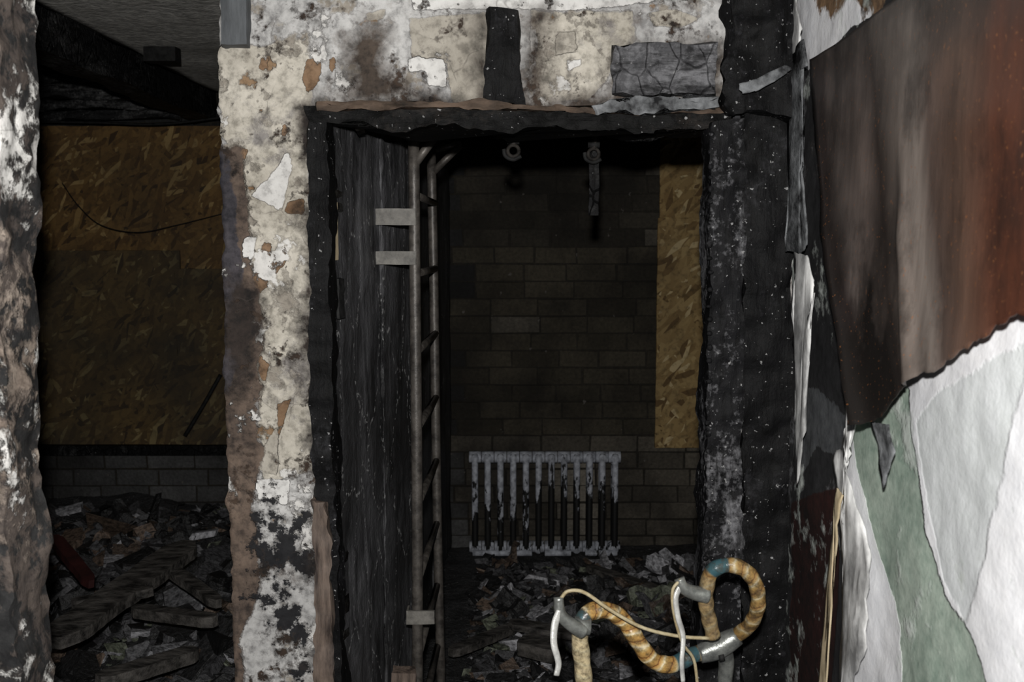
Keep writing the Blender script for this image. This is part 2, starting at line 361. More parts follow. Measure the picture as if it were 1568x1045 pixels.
M['front']=layered('peeling_plaster_front',(sr(150,149,148),sr(206,205,203)),[
   ('cream',sr(160,154,142),sr(208,202,190),.7,15,.03,.8),
   ((8,4,-.15),sr(124,98,72),sr(154,130,104),.35,40,.015,.3),
   ((4,31,-.10),sr(110,105,102),sr(150,146,142),.5,28,.06,.4),
   ((11,71,-.13),sr(128,121,112),sr(160,153,142),.5,40,.03,.4),
   ('beige',sr(152,146,135),sr(184,178,167),.6,26,.03,.3),
   ('tan',sr(104,80,58),sr(146,120,96),.6,60,.02,.1),
   ('bare',sr(60,52,48),sr(120,104,92),.9,16,.04,.0),
   ('edge',sr(44,43,48),sr(84,80,84),1.0,20,.05,.2),
   ((7,11,-.15),sr(195,193,190),sr(222,220,216),.45,35,.015,1.0),
   ('white',sr(198,196,193),sr(226,225,222),.65,26,.02,1.1),
   ('sootm',(.010,.010,.012),(.028,.028,.03),2.0,18,.04,.4),
   ('soot',sr(28,25,24),sr(82,72,64),1.2,12,.26,.5),
   ('sootp',sr(18,17,17),sr(58,50,46),1.6,14,.20,.5),
   ((14,41,-.16),sr(30,27,26),sr(74,60,50),.6,50,.03,.2),
   ('corner',(.01,.01,.011),(.05,.05,.055),.7,15,.04,.6)],fine=.38,bd=.006)
wf=mk('wall_front',verts,faces,M['front'],True,{k:('FLOAT',v) for k,v in A.items()})
md=wf.modifiers.new('s','SOLIDIFY'); md.thickness=.15; md.offset=-1
# ------------------------------------------------------------ left near wall end
Rp=[(55,0),(57,60),(62,160),(56,250),(60,330),(56,420),(62,520),(66,640),(66,740),(74,830),(72,900),(79,980),(81,1045),(84,1200)]
L_=[(onY(u,v,1.62).z,onY(u,v,1.62).x) for u,v in Rp]
wl=slab('wall_left_near',lambda s,t:(lerp(-1.6,pl(L_,2.62*t),s),2.62*t),46,150,1.50,1.62,None,amp=.008,edge=.014,nd=10)
M['leftstrip']=layered('mottled_plaster_left',(sr(120,107,97),sr(168,156,144)),[
   ((5,3,.04),sr(58,53,52),sr(96,87,81),.8,22,.04,.3),
   ((7,9,.0),(.010,.010,.011),(.035,.035,.035),1.0,26,.04,.2),
   ((6,17,-.09),sr(195,194,190),sr(230,228,225),.6,30,.03,1.0)],fine=.4,bd=.008)
wl.data.materials.append(M['leftstrip'])

# ------------------------------------------------------------ right wall
XR=.6
def fx(l): return [(onX(u,v,XR).y,onX(u,v,XR).z) for u,v in l]
ys=np.linspace(.05,2.24,150); zs=np.linspace(0,2.62,180)
verts=[];faces=[]
for j,z in enumerate(zs):
    for i,y in enumerate(ys):
        verts.append((XR+.006*nz((0,y,z),6)+.003*nz((0,y,z),25),y,z))
n=len(ys)
for j in range(len(zs)-1):
    for i in range(n-1): faces.append((j*n+i,(j+1)*n+i,(j+1)*n+i+1,j*n+i+1))
vy=np.array([v[1] for v in verts]); vz=np.array([v[2] for v in verts])
A={}
A['white']=field(vy,vz,[fx([(1286,700),(1305,640),(1330,600),(1400,560),(1568,450),(1760,380),(1760,1250),(1292,1250),(1294,900),(1298,760)]),
   fx([(1207,-40),(1345,-60),(1340,20),(1295,50),(1262,90),(1236,108),(1222,95),(1212,40)])],.02)
A['topd']=field(vy,vz,[fx([(1240,-40),(1400,-60),(1340,30),(1300,-5),(1270,40),(1250,10)])],.03)-.05
A['green']=field(vy,vz,[fx([(1305,650),(1330,600),(1385,600),(1398,690),(1412,800),(1440,900),(1490,975),(1520,1060),(1500,1180),(1385,1180),(1378,960),(1345,860),(1322,760)])],.025)
A['inner']=field(vy,vz,[fx([(1400,640),(1440,600),(1568,520),(1568,560),(1540,700),(1510,860),(1480,960),(1440,880),(1415,760)])],.025)
A['grey']=field(vy,vz,[fx([(1215,600),(1250,590),(1300,640),(1286,700),(1250,690),(1222,740)])],.02)-.1
A['maroon']=field(vy,vz,[fx([(1212,770),(1288,745),(1284,900),(1262,1200),(1208,1200)])],.02)
M['right']=layered('peeling_wall_right',((.008,.008,.009),(.028,.028,.030)),[
   ((6,5,-.15),(.06,.06,.065),(.17,.17,.18),.5,25,.04,.3),
   ('grey',sr(52,54,58),sr(92,94,96),.8,25,.04,.3),
   ('maroon',sr(22,14,13),sr(54,28,25),.5,15,.05,.3),
   ('white',sr(224,225,229),sr(236,236,238),.7,16,.02,1.0),
   ('inner',sr(204,208,208),sr(216,219,221),.9,9,.06,.7),
   ('topd',sr(40,30,24),sr(140,112,84),1.6,16,.10,.7),
   ('green',sr(124,142,130),sr(172,184,172),1.0,10,.045,.4),
   ((6,51,-.15),sr(185,193,186),sr(212,216,213),.5,18,.06,.8),
   ],fine=.04,bd=.004,crack=.0,rimk=.2)
wr=mk('wall_right',verts,faces,M['right'],True,{k:('FLOAT',v) for k,v in A.items()})
md=wr.modifiers.new('s','SOLIDIFY'); md.thickness=.11; md.offset=-1

# warped scorched sheet (in front of right wall)
NS,NT=90,90
XS=.575
lft=[(90,1246),(110,1250),(250,1262),(330,1272),(430,1290),(520,1312),(600,1330),(648,1345)]
bl=onX(1342,650,XS)
be=sorted([(onX(u,v,XS).y,onX(u,v,XS).z) for u,v in ((1342,650),(1375,640),(1400,620),(1440,590),(1480,572),(1530,535),(1568,505),(1640,470),(1720,430))])
te=sorted([(onX(u,v,XS).y,onX(u,v,XS).z) for u,v in ((1246,92),(1290,58),(1335,25),(1400,-30),(1568,-180),(1720,-330))])
ymin=be[0][0]
Lz=sorted([(onX(u,v,XS).z,onX(u,v,XS).y) for v,u in lft])
ytl=onX(1246,92,XS).y
verts=[];faces=[];ss=[];tt=[]
for j in range(NT+1):
    t=j/NT
    for i in range(NS+1):
        s=i/NS
        yb=lerp(bl.y,ymin,s); zb=float(np.interp(yb,[p[0] for p in be],[p[1] for p in be]))
        yt=lerp(ytl,ymin,s); ztp=min(2.6,float(np.interp(yt,[p[0] for p in te],[p[1] for p in te])))
        z=lerp(ztp,zb,t)
        y=lerp(pl(Lz,z),ymin,s)
        rip=.003*math.sin(s*13+2*math.sin(t*3))*t+.009*nz((y*3,1,z*1.2),1.5)+.003*nz((y,5,z),14)
        off=-.006-.018*t**3*(1-s)-.008*t
        off-=.020*math.exp(-((s-(.42-.05*t))/.022)**2)*max(0,t-.25)
        edge=-.018*math.exp(-s/.03)*(.4+t)
        jag=(.012*nz((z*9,s,0),1)+.008*nz((z*31,s,4),1)) if i==0 else 0
        verts.append((min(.592,.585+off+rip+edge),y+jag,z+(.008*nz((y*30,0,0),1)+.004*nz((y*90,0,0),1) if j==NT else 0))); ss.append(s); tt.append(t)
for j in range(NT):
    for i in range(NS):
        a=j*(NS+1)+i; faces.append((a,a+1,a+NS+2,a+NS+1))
sh=mk('peeling_wallpaper',verts,faces,M['sheet'],True,{'ss':('FLOAT',ss),'tt':('FLOAT',tt)})
md=sh.modifiers.new('s','SOLIDIFY'); md.thickness=.0015
def flake(name,poly,D,mat,curl=.01,plane='x',X=.585):
    pts=[(onX(u,v,X) if plane=='x' else onY(u,v,D)) for u,v in poly]
    bm=bmesh.new(); vs=[bm.verts.new(p) for p in pts]; f=bm.faces.new(vs)
    bmesh.ops.triangulate(bm,faces=[f]); bmesh.ops.subdivide_edges(bm,edges=bm.edges[:],cuts=5,use_grid_fill=True)
    for v in bm.verts:
        q=v.co*14; d=curl*noise.noise(q); g=.006*noise.noise(v.co*45)+.003*noise.noise(v.co*120)
        if plane=='x': v.co.x-=abs(d)*.8; v.co.y+=d*.4+g; v.co.z+=g
        else: v.co.y-=abs(d); v.co.x+=d*.3+g; v.co.z+=g*.7
    me=bpy.data.meshes.new(name); bm.to_mesh(me); bm.free(); me.materials.append(mat)
    for p in me.polygons: p.use_smooth=True
    o=bpy.data.objects.new(name,me); C.objects.link(o)
    m=o.modifiers.new('s','SOLIDIFY'); m.thickness=.003; return o
flake('paint_flake',[(1208,95),(1232,60),(1238,100),(1228,110),(1230,240),(1240,375),(1228,388),(1208,385),(1212,250)],0,M['flakedark'],.02,'x',.575)
flake('paint_flake',[(1219,385),(1238,392),(1249,430),(1246,480),(1236,540),(1234,590),(1232,680),(1222,745),(1218,700),(1228,600),(1222,560),(1217,520),(1224,470)],0,M['flake'],.012,'x',.575)
flake('paint_flake',[(1302,612),(1312,605),(1318,640),(1306,680),(1300,720),(1322,790),(1335,850),(1328,990),(1305,1060),(1292,1060),(1294,860),(1284,740),(1282,700),(1296,680)],0,M['flake'],.015,'x',.582)
flake('paint_flake',[(1340,645),(1362,648),(1372,690),(1354,745),(1350,690)],0,M['flakedark'],.008,'x',.57)
flake('paint_flake',[(1204,-20),(1222,-20),(1228,60),(1224,105),(1210,100)],0,M['flake'],.01,'x',.575)
flake('paint_flake',[(1130,130),(1160,120),(1205,98),(1210,108),(1185,126),(1160,138),(1134,146)],2.09,M['flakedark'],.012,'y')
flake('paint_flake',[(1283,745),(1292,757),(1280,860),(1266,1070),(1254,1070),(1268,900)],0,M['cream'],.006,'x',.57)

# ------------------------------------------------------------ door frame
df=empty('door_frame')
vslab('jamb_left',[(468,170),(474,400),(474,600),(480,760),(505,900),(512,1045)],[(500,170),(505,400),(508,600),(512,760),(518,900),(524,1045)],2.165,2.25,0,onY(480,176,2.165).z,M['charfrm'],step=.010,amp=.010,edge=.010,parent=df)
hslab('head',[(466,184),(560,186),(600,200),(625,204),(660,194),(700,192),(760,198),(780,206),(810,198),(850,197),(1000,200),(1120,192)],[(466,160),(600,157),(800,166),(1000,165),(1120,160)],2.165,2.34,M['charhead'],step=.010,amp=.010,edge=.016,parent=df)
vslab('jamb_right',[(1086,180),(1088,400),(1084,600),(1078,800),(1066,1045)],[(1140,180),(1140,400),(1138,600),(1136,800),(1134,1045)],2.15,2.25,0,onY(480,183,2.15).z,M['charjamb'],step=.010,amp=.011,edge=.010,parent=df)
vslab('jamb_casing',[(1137,180),(1137,1045)],[(1215,180),(1211,1045)],2.172,2.25,0,onY(480,140,2.172).z,M['charfrm'],step=.012,amp=.014,edge=.010,parent=df)
bm=bmesh.new(); v=205
while v<860:
    p=onY(lerp(1090,1082,(v-200)/650)+random.uniform(-1.5,1.5),v,2.149)
    m=Matrix.Translation(p)@Matrix.Diagonal((1.2,.7,random.uniform(.7,1.6),1))
    bmesh.ops.create_uvsphere(bm,u_segments=10,v_segments=6,radius=.0055,matrix=m); v+=random.uniform(16,34)
me=bpy.data.meshes.new('char_beads'); bm.to_mesh(me); bm.free(); me.materials.append(M['charjamb']); o=bpy.data.objects.new('char_beads',me); C.objects.link(o); o.parent=df
for p in me.polygons: p.use_smooth=True
lx,ly=onY(504,300,2.27).x,2.27; ex_,ey_=onY(630,300,2.88).x,2.88
LL=math.hypot(ex_-lx,ey_-ly)
door=empty('door_1'); door.location=(lx,ly,0); door.rotation_euler=(0,0,math.atan2(ey_-ly,ex_-lx))
slab('leaf',lambda s,t:(LL*s,.03+t*1.83),60,180,0,.035,M['leaf'],amp=.004,ns_scale=12,edge=.006,parent=door)
slab('stile',lambda s,t:(LL*(.55+.45*s),.03+t*1.83),16,120,-.007,.0,M['leaf'],amp=.004,edge=.010,parent=door)
slab('hinge_plate',lambda s,t:(.015+.025*s,1.56+.13*t),2,8,-.004,.0,M['cream'],amp=.001,edge=.002,parent=door)
slab('latch',lambda s,t:(.012+.03*s,1.43+.09*t),3,8,-.016,.0,M['black'],amp=.004,edge=.003,parent=door)
vslab('charred_timber_stud',[(747,14),(746,100),(740,178)],[(792,14),(796,100),(808,178)],2.165,2.21,onY(0,182,2.17).z,onY(0,14,2.17).z,M['charfrm'],step=.01,amp=.008,edge=.008)
slab('charcoal_block',lambda s,t:(lerp(onY(943,0,2.15).x,onY(1100,0,2.15).x,s),lerp(onY(0,142,2.15).z,onY(0,lerp(70,60,s),2.15).z,t)),24,12,2.155,2.21,M['chargrey'],amp=.012,ns_scale=14,edge=.012)
vslab('charred_corner_post',[(1112,-200),(1112,0),(1120,80),(1110,160),(1122,190)],[(1216,-200),(1216,190)],2.13,2.2,onY(0,178,2.13).z,2.62,M['charfrm'],step=.012,amp=.020,edge=.020)
vslab('trim_1',[(337,-200),(337,68)],[(377,-200),(377,68)],2.16,2.21,onY(0,68,2.16).z,2.62,M['greywood'],step=.012,amp=.003,edge=.004)
vslab('trim_2',[(476,765),(484,900),(480,1045)],[(498,765),(507,900),(512,1045)],2.15,2.20,0,onY(0,766,2.15).z,M['brownwood'],step=.012,amp=.007,edge=.012)
hslab('lintel_lath',[(486,168),(700,164),(900,172),(1112,172)],[(486,154),(700,156),(900,164),(1112,160)],2.155,2.20,M['scorchwood'],step=.010,amp=.012,edge=.014)
hslab('paint_flake',[(912,172),(960,170),(1040,168),(1100,162)],[(912,160),(960,152),(1040,150),(1100,146)],2.14,2.153,M['flakedark'],step=.01,amp=.006,edge=.018)

# ------------------------------------------------------------ back room shell
D2=5.2
rng=np.random.RandomState(3)
verts=[];faces=[];cols=[]
def addbox(x0,x1,y0,y1,z0,z1,c,j=.0):
    b0=len(verts)
    for x in (x0,x1):
        for y in (y0,y1):
            for z in (z0,z1):
                verts.append((x+rng.uniform(-j,j),y+rng.uniform(-j,j),z+rng.uniform(-j,j))); cols.append((*c,1))
    for f in [(0,1,3,2),(4,6,7,5),(0,4,5,1),(2,3,7,6),(0,2,6,4),(1,5,7,3)]: faces.append(tuple(b0+k for k in f))
addbox(-2.9,2.1,D2+.004,D2+.2,0,2.62,(.04,.035,.027))
row=0;z=0.0
while z<2.62:
    hgt=.088; x=-2.9-(row%2)*.12
    while x<2.1:
        w=.235*rng.uniform(.85,1.1)
        g=rng.uniform(.7,1.35)
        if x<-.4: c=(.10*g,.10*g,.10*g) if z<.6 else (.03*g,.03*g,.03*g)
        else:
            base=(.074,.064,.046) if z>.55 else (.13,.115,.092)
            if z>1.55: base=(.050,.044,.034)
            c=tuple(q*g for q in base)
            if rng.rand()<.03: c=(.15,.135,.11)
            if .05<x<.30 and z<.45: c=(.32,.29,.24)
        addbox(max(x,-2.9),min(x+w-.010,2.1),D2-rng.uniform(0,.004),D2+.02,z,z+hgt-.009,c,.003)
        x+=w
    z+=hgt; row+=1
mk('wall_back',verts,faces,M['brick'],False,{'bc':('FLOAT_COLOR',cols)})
pn=onY(490,300,2.36); pf=onY(688,300,D2)
NSx=60;NTx=60;verts=[];faces=[]
def px_at(y): return lerp(pn.x,pf.x,(y-pn.y)/(D2-pn.y))
for j in range(NTx+1):
    for i in range(NSx+1):
        y=lerp(pn.y,D2,i/NSx); z=2.34*j/NTx
        verts.append((px_at(y)+.008*nz((0,y,z),4)+.004*nz((0,y,z*.3),30),y,z))
for j in range(NTx):
    for i in range(NSx):
        a=j*(NSx+1)+i; faces.append((a,a+1,a+NSx+2,a+NSx+1))
o=mk('wall_partition',verts,faces,M['panel'],True); m=o.modifiers.new('s','SOLIDIFY'); m.thickness=.10; m.offset=-1
for k,yb in enumerate((3.7,4.4)):
    xx=px_at(yb); slab('trim_%d'%(3+k),lambda s,t:(lerp(yb,yb+.05,s),t*2.33),2,70,xx+.018,xx-.005,M['panel'],amp=.004,edge=.004,axis='x')
box('wall_left',-2.9,-2.75,1.66,D2,0,2.69,M['soot']); box('wall_right_back',1.95,2.1,2.37,D2,0,2.62,M['soot'])
box('wall_front_right',.73,2.1,2.22,2.36,0,2.62,M['soot'])
bx=-1.49
def sheetgrid(name,x0,x1,y0,y1,zf,mat,stp=.06,thick=.05):
    nx_=max(2,int((x1-x0)/stp)); ny_=max(2,int((y1-y0)/stp)); v=[];f=[]
    for j in range(ny_+1):
        for i in range(nx_+1):
            x=lerp(x0,x1,i/nx_); y=lerp(y0,y1,j/ny_); v.append((x,y,zf(x,y)))
    for j in range(ny_):
        for i in range(nx_):
            a=j*(nx_+1)+i; f.append((a,a+1,a+nx_+2,a+nx_+1))
    o=mk(name,v,f,mat,True); m=o.modifiers.new('s','SOLIDIFY'); m.thickness=thick; return o
c1=sheetgrid('ceiling_back',bx,1.94,2.37,D2,lambda x,y:2.34+.008*nz((x,y,0),3),M['ceil']); c1.modifiers[0].offset=1
sheetgrid('ceiling',-2.9,2.1,-.6,D2+.2,lambda x,y:2.72,M['soot'],.3)
slab('charred_beam',lambda s,t:(lerp(2.4,D2-.02,t),lerp(2.20,2.335,s)+.02*noise.noise(Vector((t*6,s,0)))),5,90,bx+.02,bx-.1,M['beam'],amp=.012,ns_scale=9,edge=.03,axis='x')
for k in range(8):
    z=lerp(2.2,2.5,k/7); y=D2-.12-.05*(k%3); x0=-2.7+random.uniform(0,.2)
    slab('charred_lath',lambda s,t:(lerp(x0,-1.62,s),z+.045*t+.02*noise.noise(Vector((s*4,k,0)))),30,2,y,y+.03,M['lathc'],amp=.01,edge=.014)
def hf(x,y):
    h=.035*(nz((x,y,0),1.7)+.5*nz((x,y,5),5)+.3*nz((x,y,9),14))+.03
    if x<-.5: h+=.22*min(1,max(0,(y-2.6)/2.0))+.08*nz((x,y,2),2.3)*min(1,max(0,y-2.4))
    if y<2.4: h*=.3
    return max(.0,h)
f=sheetgrid('floor',-2.9,2.1,-.6,D2+.1,hf,M['floor'],.035,.2); f.modifiers[0].offset=-1
def ob(name,u0,u1,v0,v1,mat,y=D2-.03,th=.014,par=None,x0=None,x1=None):
    a=onY(u0,v1,y); c=onY(u1,v0,y); X0=a.x if x0 is None else x0; X1=c.x if x1 is None else x1
    return slab(name,lambda s,t:(lerp(X0,X1,s),lerp(a.z,c.z,t)),40,30,y,y+th,mat,amp=.001,edge=.004,parent=par)
e=empty('osb_window_boarding')
ob('sheet_top',30,700,193,414,M['osb1'],par=e,x0=-2.72,x1=-.62)
ob('sheet_lower_left',30,275,384,683,M['osb1b'],par=e,x0=-2.72,y=D2-.045)
ob('sheet_lower_right',276,700,412,683,M['osb1b'],par=e,x1=-.62,y=D2-.05)
ob('sill',30,700,683,698,M['char'],y=D2-.08,th=.08,par=e,x0=-2.72,x1=-.62)
e=empty('osb_panel')
ob('sheet_a',1010,1200,190,336,M['osb2'],par=e,x1=1.7,y=D2-.035)
ob('sheet_b',1003,1200,334,686,M['osb2'],par=e,x1=1.7,y=D2-.045)

# ------------------------------------------------------------ radiator
rad=empty('cast_iron_radiator'); DR=5.03
a=onY(724,850,DR); c=onY(946,694,DR); z0,z1=a.z,c.z; ncol=12
verts=[];faces=[];wfv=[]
def addtube(pts,r,seg=10,flatx=1,wf=.6):
    p=[Vector(q) for q in pts]
    T=(p[1]-p[0]).normalized(); N=Vector((1,0,0)) if abs(T.x)<.5 else Vector((0,1,0)); base=len(verts)
    for i,q in enumerate(p):
        T=(p[min(i+1,len(p)-1)]-p[max(i-1,0)]).normalized(); N2=(N-T*N.dot(T)).normalized(); B=T.cross(N2)
        for k in range(seg):
            an_=2*math.pi*k/seg; verts.append(q+N2*math.cos(an_)*r*flatx+B*math.sin(an_)*r); wfv.append(wf(q) if callable(wf) else wf)
    for i in range(len(p)-1):
        for k in range(seg):
            x=base+i*seg+k; y=base+i*seg+(k+1)%seg; faces.append((x,y,y+seg,x+seg))
    faces.append(tuple(range(base,base+seg))[::-1]); faces.append(tuple(range(len(verts)-seg,len(verts))))
def wfn(q):
    h=(q.z-z0)/(z1-z0); s=(q.x-a.x)/(c.x-a.x)
    w=.08+.75*max(0,(h-.25))/.75
    if h>.9: w=.85
    if h<.10: w=.65
    elif s<.40: w+=.22
    elif h<.45 and .36<s<.62: w=-.1
    return w
for i in range(ncol):
    x=lerp(a.x+.012,c.x-.012,i/(ncol-1))
    for dy in (0,.09):
        pts=[(x,DR+dy,lerp(z0+.02,z1-.01,k/14)) for k in range(15)]
        addtube(pts,.016,10,1.0 if dy==0 else .8,wfn)
    for zz in (z0+.03,z1-.03):
        addtube([(x-.03,DR+.045,zz),(x+.03,DR+.045,zz)],.030,10,1,wfn)
        addtube([(x,DR-.012,zz),(x,DR+.1,zz)],.022,10,.9,wfn)
for (s0,s1) in ((0,.41),(.5,.68),(.78,1)):
    addtube([(lerp(a.x,c.x,s0),DR-.01,z0+.012),(lerp(a.x,c.x,s1),DR-.01,z0+.012)],.016,8,1,.75)
for xx in (a.x+.03,c.x-.03): addtube([(xx,DR+.04,z0+.03),(xx,DR+.04,0.02)],.013,8,1,.1)
mk('sections',verts,faces,M['rad'],True,{'wf':('FLOAT',wfv)},rad)

# ------------------------------------------------------------ ladder
lad=empty('steel_ladder'); LY0,LY1=2.60,3.16
xn=onY(636,500,LY0).x; xf=onY(667,500,LY1).x; ztp=onY(636,210,LY0).z
tube('rail_near',[(xn-.008,LY0,.0),(xn,LY0,.8),(xn,LY0,1.5),(xn,LY0,ztp)],.0145,M['rust'],lad,seg=12,smooth=3)
tube('rail_far',[(xf+.012,LY1,.0),(xf,LY1,.8),(xf-.005,LY1,1.5),(xf-.01,LY1,ztp+.02)],.0145,M['rust'],lad,smooth=3)
zz=.12
while zz<ztp-.1:
    tube('rung',[(xn,LY0,zz),(xf,LY1,zz)],.0105,M['rust'],lad,seg=8,smooth=0); zz+=.20
for (v0,v1) in ((320,345),(385,405),(932,952)):
    p0=onY(572,v1,LY0); p1=onY(628,v0,LY0)
    xa=onY(572 if v0<900 else 618,400,LY0).x
    xb=xn+.005 if v0<900 else onY(662,400,LY0).x
    slab('bracket',lambda s,t:(lerp(xa,xb,s),lerp(p0.z,p1.z,t)),8,3,LY0-.022,LY0-.014,M['bracket'],amp=.001,edge=.002,parent=lad)
    slab('bracket_return',lambda s,t:(lerp(LY0-.02,LY0+.02,s),lerp(p0.z,p1.z,t)),3,3,xa,xa+.005,M['bracket'],amp=.0005,edge=.001,parent=lad,axis='x')
tube('top_stay_near',[(xn,LY0,ztp-.07),onY(664,212,LY0)],.011,M['rust'],lad,smooth=0)
tube('top_stay_far',[(xf-.005,LY1,ztp-.05),onY(705,222,LY1)],.011,M['rust'],lad,smooth=0)
tube('top_bar',[(xn,LY0,ztp-.005),onY(664,210,LY0)],.009,M['rust'],lad,smooth=0)
tube('top_bar_far',[(xf-.008,LY1,ztp+.015),onY(706,220,LY1)],.009,M['rust'],lad,smooth=0)
slab('wood_packing_block',lambda s,t:(lerp(onY(588,0,2.56).x,onY(628,0,2.56).x,s),lerp(0.0,onY(0,1024,2.56).z,t)),4,20,2.53,2.575,M['brownwood'],amp=.004,edge=.005)

def hook(u,v,D):
    e=empty('hanging_hook'); c_=onY(u,v,D); r=.013
    ring=[c_+Vector((math.cos(t)*r,0,math.sin(t)*r)) for t in np.linspace(0,2*math.pi,17)]
    tube('ring',ring,.0045,M['hookm'],e,seg=8,smooth=0)
    tube('shank',[c_+Vector((0,0,r)),c_+Vector((.003,0,.03)),c_+Vector((0,0,.075))],.007,M['hookm'],e,seg=8)
    tube('jaw',[c_+Vector((-.022,0,.004)),c_+Vector((-.018,0,-.012)),c_+Vector((0,0,-.02)),c_+Vector((.018,0,-.012))],.005,M['black'],e,seg=8)
    tube('collar',[c_+Vector((-.014,0,.022)),c_+Vector((.014,0,.022))],.008,M['black'],e,seg=8,smooth=0)
hook(786,231,2.40); hook(909,236,2.5)
slab('dangling_strap',lambda s,t:(lerp(onY(904,0,2.52).x,onY(919,0,2.52).x,s)+.004*noise.noise(Vector((0,0,t*5))),lerp(onY(0,330,2.52).z,onY(0,215,2.52).z,t)),3,20,2.52,2.526,M['char'],amp=.002,edge=.003)
slab('metal_strip',lambda s,t:(lerp(onY(760,0,2.42).x,onY(846,0,2.42).x,s),lerp(onY(0,213,2.42).z,onY(0,207,2.42).z,t)),8,2,2.42,2.43,M['hookm'],amp=.001,edge=.001)

p=onY(247,14,4.0); box('charred_junction_box',p.x-.06,p.x+.06,3.96,4.03,2.285,2.35,M['black'])
tube('loose_cable',[onY(95,280,5.0),onY(120,315,5.0),onY(155,345,5.0),onY(210,356,5.0),onY(270,345,5.05),onY(350,325,5.1)],.0022,M['black'],seg=6)
tube('loose_cable',[onY(40,186,4.9),onY(150,188,4.9),onY(250,190,4.9),onY(370,176,4.9)],.006,M['black'],seg=6)
tube('burnt_stick',[onY(283,668,5.05),onY(312,620,5.08),onY(338,574,5.12)],.010,M['black'],seg=6)

# ------------------------------------------------------------ debris
verts=[];faces=[];cols=[]
def chunk(p,dims,rot,c,j=.25):
    b0=len(verts); R=rot.to_matrix()
    for x in (-.5,.5):
        for y in (-.5,.5):
            for z in (-.5,.5):
                q=Vector(((x+rng.uniform(-j,j)*.6)*dims[0],(y+rng.uniform(-j,j)*.6)*dims[1],(z+rng.uniform(-j,j)*.4)*dims[2]))
                verts.append(p+R@q); cols.append((*c,1))
    for f in [(0,1,3,2),(4,6,7,5),(0,4,5,1),(2,3,7,6),(0,2,6,4),(1,5,7,3)]: faces.append(tuple(b0+k for k in f))
def rc():
    r=rng.rand()
    if r<.50: g=rng.uniform(.012,.05); return (g,g,g*1.03)
    if r<.76: g=rng.uniform(.07,.17); return (g,g,g*1.06)
    if r<.86: g=rng.uniform(.28,.7); return (g,g*1.0,g*1.06)
    if r<.97: g=rng.uniform(.4,1.2); return (.20*g,.145*g,.11*g)
    return (.22,.24,.18)
def scatter(n,x0,x1,y0,y1,smin,smax):
    for _ in range(n):
        x=rng.uniform(x0,x1); y=rng.uniform(y0,y1); s=smin*(smax/smin)**(rng.rand()**1.8)
        th=s*rng.uniform(.06,.3); z=hf(x,y)+rng.uniform(0,1)*s*.25+.004
        chunk(Vector((x,y,z)),(s,s*rng.uniform(.2,.8),th),Euler((rng.normal(0,.35),rng.normal(0,.35),rng.uniform(0,6.3))),rc())
def sheet(p,s,rot,c,amp=.25):
    b0=len(verts);R=rot.to_matrix();n_=6;sd=rng.uniform(0,99)
    for j in range(n_+1):
        for i in range(n_+1):
            x=(i/n_-.5)*s; y=(j/n_-.5)*s*.7
            q=Vector((x,y,amp*s*noise.noise(Vector((x/s*2.5,y/s*2.5,sd))))); verts.append(p+R@q); cols.append((*c,1))
    for j in range(n_):
        for i in range(n_):
            k=b0+j*(n_+1)+i; faces.append((k,k+1,k+n_+2,k+n_+1))
def sheets(n,x0,x1):
    for _ in range(n):
        x=rng.uniform(x0,x1); y=rng.uniform(3.1,4.85); sheet(Vector((x,y,hf(x,y)+.05)),rng.uniform(.06,.2),Euler((rng.normal(0,.4),rng.normal(0,.4),rng.uniform(0,6))),rc(),.5)
scatter(5800,-.17,1.5,3.0,4.92,.008,.11); scatter(160,-.10,1.5,3.3,4.85,.08,.17); sheets(60,-.1,1.3)
mk('rubble_debris',verts,faces,M['debris'],False,{'bc':('FLOAT_COLOR',cols)})
verts=[];faces=[];cols=[]
scatter(4800,-2.6,-.66,2.9,5.0,.010,.14); scatter(220,-2.5,-.75,3.0,4.9,.12,.26); sheets(90,-2.5,-.8)
mk('rubble_debris',verts,faces,M['debris'],False,{'bc':('FLOAT_COLOR',cols)})
def plank(name,p0,p1,w,th,mat):
    p0=Vector(p0);p1=Vector(p1);T=(p1-p0);L=T.length;T.normalize();S=T.cross(Vector((0,0,1))).normalized();U=S.cross(T)
    v=[];f=[];n_=30
    for i in range(n_+1):
        s=i/n_; c_=p0+T*L*s
        tp=min(1,.45+min(s,1-s)*7)
        for k,(a_,b_) in enumerate(((-1,-1),(1,-1),(1,1),(-1,1))):
            side=0 if a_<0 else 1
            jt=tp*(1+.12*noise.noise(Vector((s*L*5,side*7,L*3)))+.08*noise.noise(Vector((s*L*25,side*7,L*3))))
            v.append(c_+S*a_*w/2*jt+U*b_*th/2)
    for i in range(n_):
        for k in range(4): f.append((i*4+k,i*4+(k+1)%4,i*4+4+(k+1)%4,i*4+4+k))
    f.append((3,2,1,0)); f.append(tuple(n_*4+k for k in range(4)))
    return mk(name,v,f,mat,False)
def gp(u,v,z):
    d=ray(u,v); t=(z-H)/d.z; return Vector((d.x*t,d.y*t,z))
plank('burnt_plank',gp(80,985,.36),gp(290,835,.43),.13,.04,M['plank'])
plank('burnt_plank',gp(205,935,.34),gp(330,952,.37),.055,.035,M['plank'])
plank('burnt_plank',gp(150,1045,.30),gp(300,1000,.28),.07,.04,M['plank'])
plank('burnt_plank',gp(250,865,.40),gp(335,925,.38),.05,.03,M['plank'])
plank('burnt_plank',gp(110,925,.38),gp(235,905,.40),.045,.03,M['plank'])
plank('burnt_plank',gp(780,955,.13),gp(900,975,.11),.07,.025,M['plank'])
plank('burnt_plank',gp(800,985,.12),gp(860,1000,.12),.11,.05,M['plank'])
plank('burnt_plank',gp(690,1000,.12),gp(790,960,.10),.05,.03,M['plank'])
plank('burnt_plank',gp(900,870,.10),gp(1010,905,.09),.05,.03,M['plank'])
